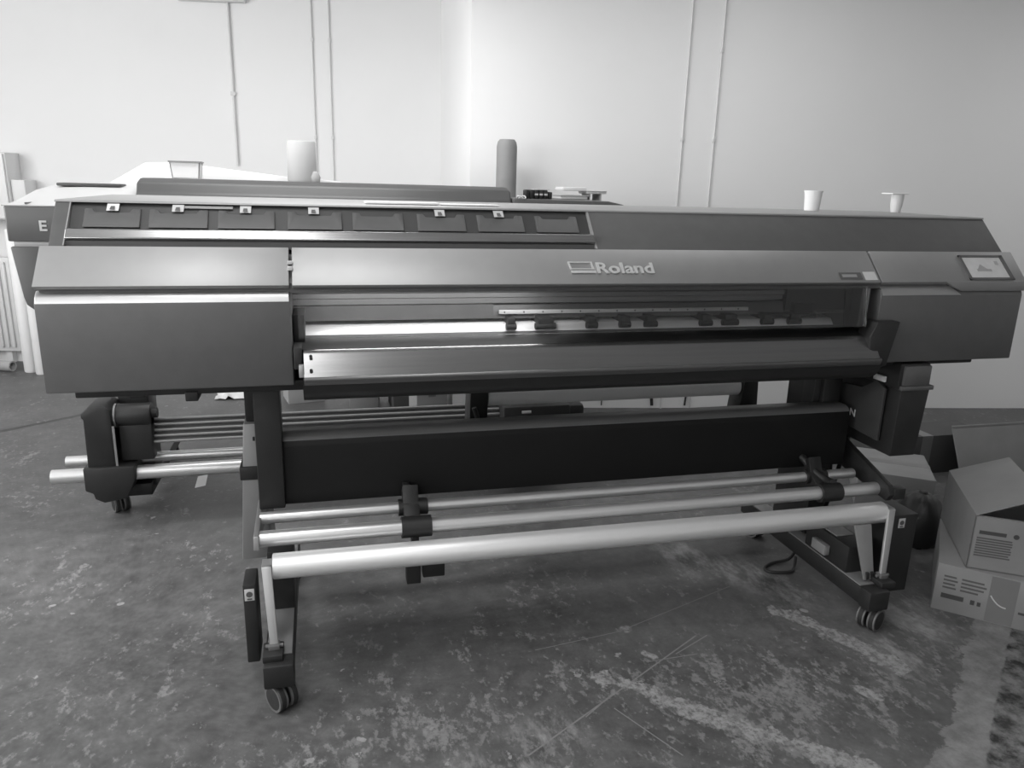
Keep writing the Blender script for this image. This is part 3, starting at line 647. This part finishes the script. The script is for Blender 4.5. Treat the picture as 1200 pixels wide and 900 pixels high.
for x, z in ((1.942, 1.2525), (2.0, 1.2405)): MB().box(x, x + .006, 1.75, 1.87, z, 1.286).build('tray_foot', 'paleroll', tp)

# ------------------------------------------------------------------ left background
def onwall(o, x, z):
    o.location = (x, wall_y(x), z); o.rotation_euler = (0, 0, WR)
rd = thing('radiator', (0, 0, 0), 'white ribbed panel radiator on the far left wall', 'radiator')
MB().box(-.62, 0, -.075, -.03, .09, .745, .006).build('radiator_panel', 'radiator', rd)
for k in range(15): MB().box(-.605 + k * .04, -.585 + k * .04, -.092, -.073, .12, .715, .008).build('radiator_rib', 'radiator', rd)
for x in (-.5, -.12): MB().box(x, x + .04, -.05, 0, 0, .11).build('radiator_foot', 'radiator', rd)
onwall(rd, -1.42, 0)
cb = thing('wall_cupboard', (0, 0, 0), 'white cupboard hung on the far left wall above the radiator', 'cupboard')
MB().box(-.45, 0, -.16, 0, 0, .43, .006).build('cupboard_body', 'epwhite', cb); MB().box(-.44, -.01, -.175, -.16, .01, .42, .004).build('cupboard_door', 'white', cb)
MB().box(0, .09, -.14, 0, .10, .26, .006).build('side_shelf', 'epwhite', cb)
onwall(cb, -1.30, 1.0)
for i, (x, y, w, h) in enumerate(((-1.30, 3.70, .045, .95), (-1.215, 3.62, .036, .93))):
    o = single(MB().lathe([(.001, 0), (w - .004, 0), (w, .006), (w, h - .006), (w - .004, h), (.001, h)], (x, y, 0), 32), 'paper_roll', 'paper', (x, y, 0), ('white upright roll standing left behind the end of the rear printer, nearer the radiator', 'slimmer white upright roll standing under the left end pod of the rear printer')[i], 'roll', 'upright rolls by the radiator')
single(MB().pipe((-1.75, 3.85, .035), (-1.42, 3.72, .035), .035, .026), 'cardboard_tube', 'whitecard', (-1.58, 3.78, 0), 'pale short tube lying on the floor below the radiator', 'tube')

# floor clutter seen under the printers
def small_box(x, y, w, d, h, m, name, label, cat, rz=0.):
    t = thing(name, (x, y, 0), label, cat)
    MB().box(x - w / 2, x + w / 2, y - d / 2, y + d / 2, 0, h, .003, rz=rz, pivot=(x, y, 0)).build('box_body', m, t)
    MB().box(x - .02, x + .02, y - d / 2 - .001, y + d / 2 + .001, h * .75, h + .001, rz=rz, pivot=(x, y, 0)).build('tape_strip', 'tape', t)
small_box(.50, 2.75, .22, .2, .26, 'whitecard', 'cardboard_box', 'pale carton on the floor glimpsed under the rear printer, just right of the left column', 'box', .2)
small_box(.86, 2.55, .17, .2, .27, 'card', 'cardboard_box', 'brown carton with dark print on the floor behind the rear printer guide bars', 'box', -.1)
small_box(1.14, 2.5, .26, .22, .26, 'darkcard', 'cardboard_box', 'dark carton on the floor behind the rear printer guide bars', 'box', .05)
small_box(1.17, 2.02, .17, .16, .28, 'whitecard', 'cardboard_box', 'leaning pale carton on the floor just left of the roll holder', 'box', .15)
small_box(1.37, 2.06, .16, .16, .31, 'paper', 'paper_stack', 'white paper stack on the floor beside the left roll holder', 'paper', .1)
g = []
random.seed(3)
for i in range(9):
    g.append([(-.02 + .028 * j + random.uniform(-.008, .008), 2.78 + .03 * i, .006 + max(0, .11 * math.sin(PI * i / 8) * math.sin(PI * j / 8) + random.uniform(-.03, .03)) + .002) for j in range(9)])
single(MB().sheet(g, .002), 'plastic_bag', 'plasticbag', (.09, 2.9, 0), 'crumpled white plastic bag on the floor behind the left end of the guide bars', 'bag')
# wires on the wall behind
def wire(pts): return [(x, wall2_y(x) - .012, z) for x, z in pts]
for i, (pts, lab) in enumerate(((((2.27, .50), (2.27, .30), (2.272, .02)), 'thin dark wire hanging down the rear wall, leftmost of three under the printer'),
                                (((2.52, .60), (2.535, .40), (2.57, .15), (2.585, .02)), 'thick dark wire hanging down the rear wall, middle of three under the printer'),
                                (((2.86, .62), (2.82, .42), (2.80, .2), (2.79, .02)), 'dark forked wire hanging down the rear wall, rightmost of three under the printer'))):
    pts = wire(pts)
    mb = MB().tube(pts, (.004, .010, .006)[i], 8)
    if i == 2: mb.tube(wire([(2.80, .14), (2.77, .30), (2.76, .5)]), .005, 8)
    single(mb, 'wall_wire', 'cable', pts[-1], lab, 'wire', 'wires on the rear wall')
single(MB().box(3.482, 3.530, 1.95, 2.05, 0, .62, .004), 'foam_board', 'epwhite', (3.505, 2.0, 0), 'narrow white board standing by the rear wall, seen left of the right column', 'board')

# floor cable at the right foot
single(MB().tube([(2.30, .30, .03), (2.26, .28, .012), (2.19, .275, .006), (2.14, .245, .006), (2.15, .215, .006), (2.22, .205, .006), (2.255, .235, .008), (2.275, .26, .03)], .0055, 8), 'power_cord', 'cable', (2.2, .25, 0), 'black cord looping on the floor beside the right foot beam', 'cable')

# ------------------------------------------------------------------ cartons on the right
CA = -.76   # heading of the front faces
fx, fy = math.cos(CA), math.sin(CA); ux, uy = -fy, fx    # along front, towards back
def cpt(o, a, b_, z): return Vector((o[0] + fx * a + ux * b_, o[1] + fy * a + uy * b_, z))
def front_mtx(o, a, z, out=.001): return Matrix.Translation(cpt(o, a, -out, z)) @ Matrix.Rotation(CA, 4, 'Z') @ Matrix.Rotation(PI / 2, 4, 'X')
def bar(mb, o, a, w, z, h, out=.0008):
    mb.ext([cpt(o, a, -out, z), cpt(o, a + w, -out, z), cpt(o, a + w, -out, z + h), cpt(o, a, -out, z + h)], (ux * .0006, uy * .0006, 0))
# lower carton
oB = (2.547, -.092); LB, DB, HB = .56, .40, .165
tB = thing('cardboard_box', (oB[0] + .25, oB[1] + .05, 0), 'closed brown carton on the floor at the right, under the open carton', 'box')
MB().ext([cpt(oB, 0, 0, 0), cpt(oB, LB, 0, 0), cpt(oB, LB, DB, 0), cpt(oB, 0, DB, 0)], (0, 0, HB), .002).build('box_body', 'card', tB)
MB().ext([cpt(oB, .150, -.0006, .004), cpt(oB, .225, -.0006, .004), cpt(oB, .225, -.0006, HB - .004), cpt(oB, .150, -.0006, HB - .004)], (ux * .0005, uy * .0005, 0)).build('tape_strip', 'tape', tB)
pb = MB()
for k, (w1, w2) in enumerate(((.035, .062), (.040, .070), (.034, .064), (.038, .05))):
    bar(pb, oB, .022, w1, .122 - k * .013, .006); bar(pb, oB, .072, w2, .122 - k * .013, .006)
pb.build('box_print', 'greyink', tB)
pb = MB(); bar(pb, oB, .022, .064, .048, .016); bar(pb, oB, .105, .012, .046, .016); bar(pb, oB, .124, .010, .046, .014); bar(pb, oB, .235, .05, .052, .008)
pb.build('box_print', 'ink', tB)
sc2 = MB()
pts = [cpt(oB, .156 + .045 * k / 8, -.0015, .062 + .032 * (1 - k / 8) ** 2.2) for k in range(9)]
sc2.tube(pts, .0022, 6, 2).build('tape_scuff', 'label', tB)
# upper open carton
CA = -.577; fx, fy = math.cos(CA), math.sin(CA); ux, uy = -fy, fx
oA = (2.607, -.138); LA, DA, HA = .50, .41, .180
zA = HB + .001
tA = thing('cardboard_box', (oA[0] + .2, oA[1] + .02, zA), 'open brown carton with raised flaps on top of the closed carton', 'box')
aw = MB(); th = .004
for p0, p1, d in (((0, 0), (LA, 0), (0, th)), ((0, DA), (LA, DA), (0, -th)), ((0, 0), (0, DA), (th, 0)), ((LA, 0), (LA, DA), (-th, 0))):
    a, b_ = cpt(oA, *p0, zA), cpt(oA, *p1, zA)
    dv = Vector((fx * d[0] + ux * d[1], fy * d[0] + uy * d[1], 0))
    aw.ext([a, b_, b_ + Vector((0, 0, HA)), a + Vector((0, 0, HA))], dv)
aw.ext([cpt(oA, 0, 0, zA), cpt(oA, LA, 0, zA), cpt(oA, LA, DA, zA), cpt(oA, 0, DA, zA)], (0, 0, th))
aw.build('box_body', 'card', tA)
zt = zA + HA
MB().ext([cpt(oA, 0, 0, zt), cpt(oA, 0, DA, zt), cpt(oA, .178, DA, zt + .078), cpt(oA, .178, 0, zt + .088)], (0, 0, th)).build('box_flap', 'card', tA)
MB().ext([cpt(oA, LA, 0, zt), cpt(oA, LA, DA, zt), cpt(oA, LA - .23, DA, zt + .10), cpt(oA, LA - .23, 0, zt + .10)], (0, 0, th)).build('box_flap', 'card', tA)
MB().ext([cpt(oA, .005, .006, zt - .002), cpt(oA, LA - .005, .006, zt - .002), cpt(oA, LA - .005, .13, zt - .07), cpt(oA, .005, .13, zt - .07)], (0, 0, th)).build('box_flap', 'cardin', tA)
pa = MB(); bar(pa, oA, .018, .075, .288, .012); pa.cyl(cpt(oA, .120, -.0012, .2935), cpt(oA, .120, 0, .2935), .008, seg=20)
pa.build('box_print', 'ink', tA)
pa = MB()
for k, w in enumerate((.098, .10, .10, .097, .10, .10, .095, .10)): bar(pa, oA, .014, w, .272 - k * .0085, .0048)
pa.build('box_print', 'greyink', tA)
# background cartons, sheet and bag
tC = thing('cardboard_box', (3.10, .75, 0), 'plain closed carton without print on the floor, below the hanging black box', 'box')
aC = math.atan2(-.133, .196); cC, sC = math.cos(aC), math.sin(aC)
def pC(u, v, z): return Vector((2.86 + cC * u - sC * v, .690 + sC * u + cC * v, z))
MB().ext([pC(0, 0, 0), pC(.30, 0, 0), pC(.30, .34, 0), pC(0, .34, 0)], (0, 0, .16), .003).build('box_body', 'card', tC)
MB().ext([pC(.0, .155, .1602), pC(.30, .155, .1602), pC(.30, .2, .1602), pC(0, .2, .1602)], (0, 0, .0006)).build('tape_strip', 'tape', tC)
tK = thing('cardboard_box', (3.4, 1.05, 0), 'low dark carton behind the plain carton, below the bare wall', 'box')
MB().box(3.15, 3.80, .95, 1.15, 0, .195, .003).build('box_body', 'darkcard', tK); MB().box(3.42, 3.48, .9492, 1.151, .02, .1955).build('tape_strip', 'tape', tK)
tD = thing('cardboard_sheet', (3.8, .85, 0), 'brown cardboard sheet standing upright behind the open carton at the right edge', 'cardboard')
MB().ext([(3.545, .80, 0), (4.2, .80, 0), (4.2, .895, .245), (3.53, .895, .245)], (0, .008, 0), .002).build('sheet_panel', 'card', tD)
MB().ext([(3.53, .896, .246), (4.2, .896, .246), (4.2, .90, .257), (3.53, .90, .257)], (0, .008, 0), .001).build('sheet_fold', 'cardin', tD)
tE = thing('rubbish_bag', (2.86, .33, 0), 'black rubbish bag in the shadow left of the open carton', 'bag')
g = MB().lathe([(.001, 0), (.066, .0), (.080, .03), (.086, .085), (.080, .14), (.058, .185), (.03, .205), (.001, .21)], (2.86, .33, 0), 40)
for v in g.bm.verts:
    a_ = math.atan2(v.co.y - .33, v.co.x - 2.86); k_ = 1 + .06 * math.sin(5 * a_ + v.co.z * 30) + .04 * math.sin(11 * a_ - v.co.z * 50)
    v.co.x = 2.86 + (v.co.x - 2.86) * k_; v.co.y = .33 + (v.co.y - .33) * k_
g.build('bag_body', 'blackmetal', tE)
MB().lathe([(.001, 0), (.020, 0), (.014, .010), (.001, .012)], (2.86, .33, .204), 16).build('bag_knot', 'blackmetal', tE)

# ------------------------------------------------------------------ light
def area(name, loc, rot, sx, sy, power):
    l = bpy.data.lights.new(name, 'AREA'); l.shape = 'RECTANGLE'; l.size = sx; l.size_y = sy; l.energy = power
    o = bpy.data.objects.new(name, l); COL.objects.link(o); o.location = loc; o.rotation_euler = rot; return o
w = bpy.data.worlds.new('daylight'); S.world = w; w.use_nodes = True
w.node_tree.nodes['Background'].inputs['Color'].default_value = (1, 1, 1, 1)
w.node_tree.nodes['Background'].inputs['Strength'].default_value = 1.5
def fitting(x, y, power, label, sx=1.4, sy=.34, z=2.74):
    f = thing('ceiling_light', (x, y, z), label, 'ceiling light')
    MB().box(x - sx / 2 - .03, x + sx / 2 + .03, y - sy / 2 - .03, y + sy / 2 + .03, z + .025, z + .06, .004).build('light_housing', 'white', f)
    if z < 2.7:
        for dx in (-.4, .4): MB().cyl((x + dx, y, z + .06), (x + dx, y, 2.8), .006, seg=10).build('light_rod', 'white', f)
    area('ceiling_lamp', (x, y, z + .015), (0, 0, 0), sx, sy, power)
fitting(.28, -.65, 21, 'white ceiling light fitting above the front of the big printer', .6, 1.3)
fitting(.5, 1.45, 30, 'white hanging light fitting behind the big printer, left one', z=2.45)
fitting(2.6, 1.0, 10, 'white hanging light fitting behind the big printer, right one', z=2.55)
fitting(5.3, .8, 7, 'added hanging light at the right end of the room, brightening the wall', z=2.5)  # added to spread brightness further along the right wall
fitting(-.6, -2.7, 25, 'added fill light behind the camera')  # added fill for front faces, cartons and the near floor
area('window_daylight', (-2.86, .2, 1.68), (0, -PI / 2, 0), 1.4, 4.7, 134)
area('platen_fill_added', (.92, .06, 1.0425), (math.radians(12), 0, 0), .62, .03, 1.3)  # added light inside the machine so the platen strip shows bright

# ------------------------------------------------------------------ camera
cam = bpy.data.cameras.new('camera'); co_ = bpy.data.objects.new('camera', cam); COL.objects.link(co_)
cam.sensor_fit = 'HORIZONTAL'; cam.sensor_width = 36; cam.lens = 878.35 / 1200 * 36
cam.clip_start = .05
pitch, roll, yaw = .2598, .0278, .2521
fw = Vector((math.sin(yaw) * math.cos(pitch), math.cos(yaw) * math.cos(pitch), -math.sin(pitch)))
r = Vector((math.cos(yaw), -math.sin(yaw), 0)); u = r.cross(fw)
r2 = r * math.cos(roll) + u * math.sin(roll); u2 = -r * math.sin(roll) + u * math.cos(roll)
mw = Matrix((r2, u2, -fw)).transposed().to_4x4(); mw.translation = Vector((.6332, -1.8896, 1.3155))
co_.matrix_world = mw
S.camera = co_
S.view_settings.view_transform = 'Standard'; S.view_settings.look = 'None'
S.view_settings.exposure = 0.; S.view_settings.gamma = 1.; S.view_settings.use_curve_mapping = False
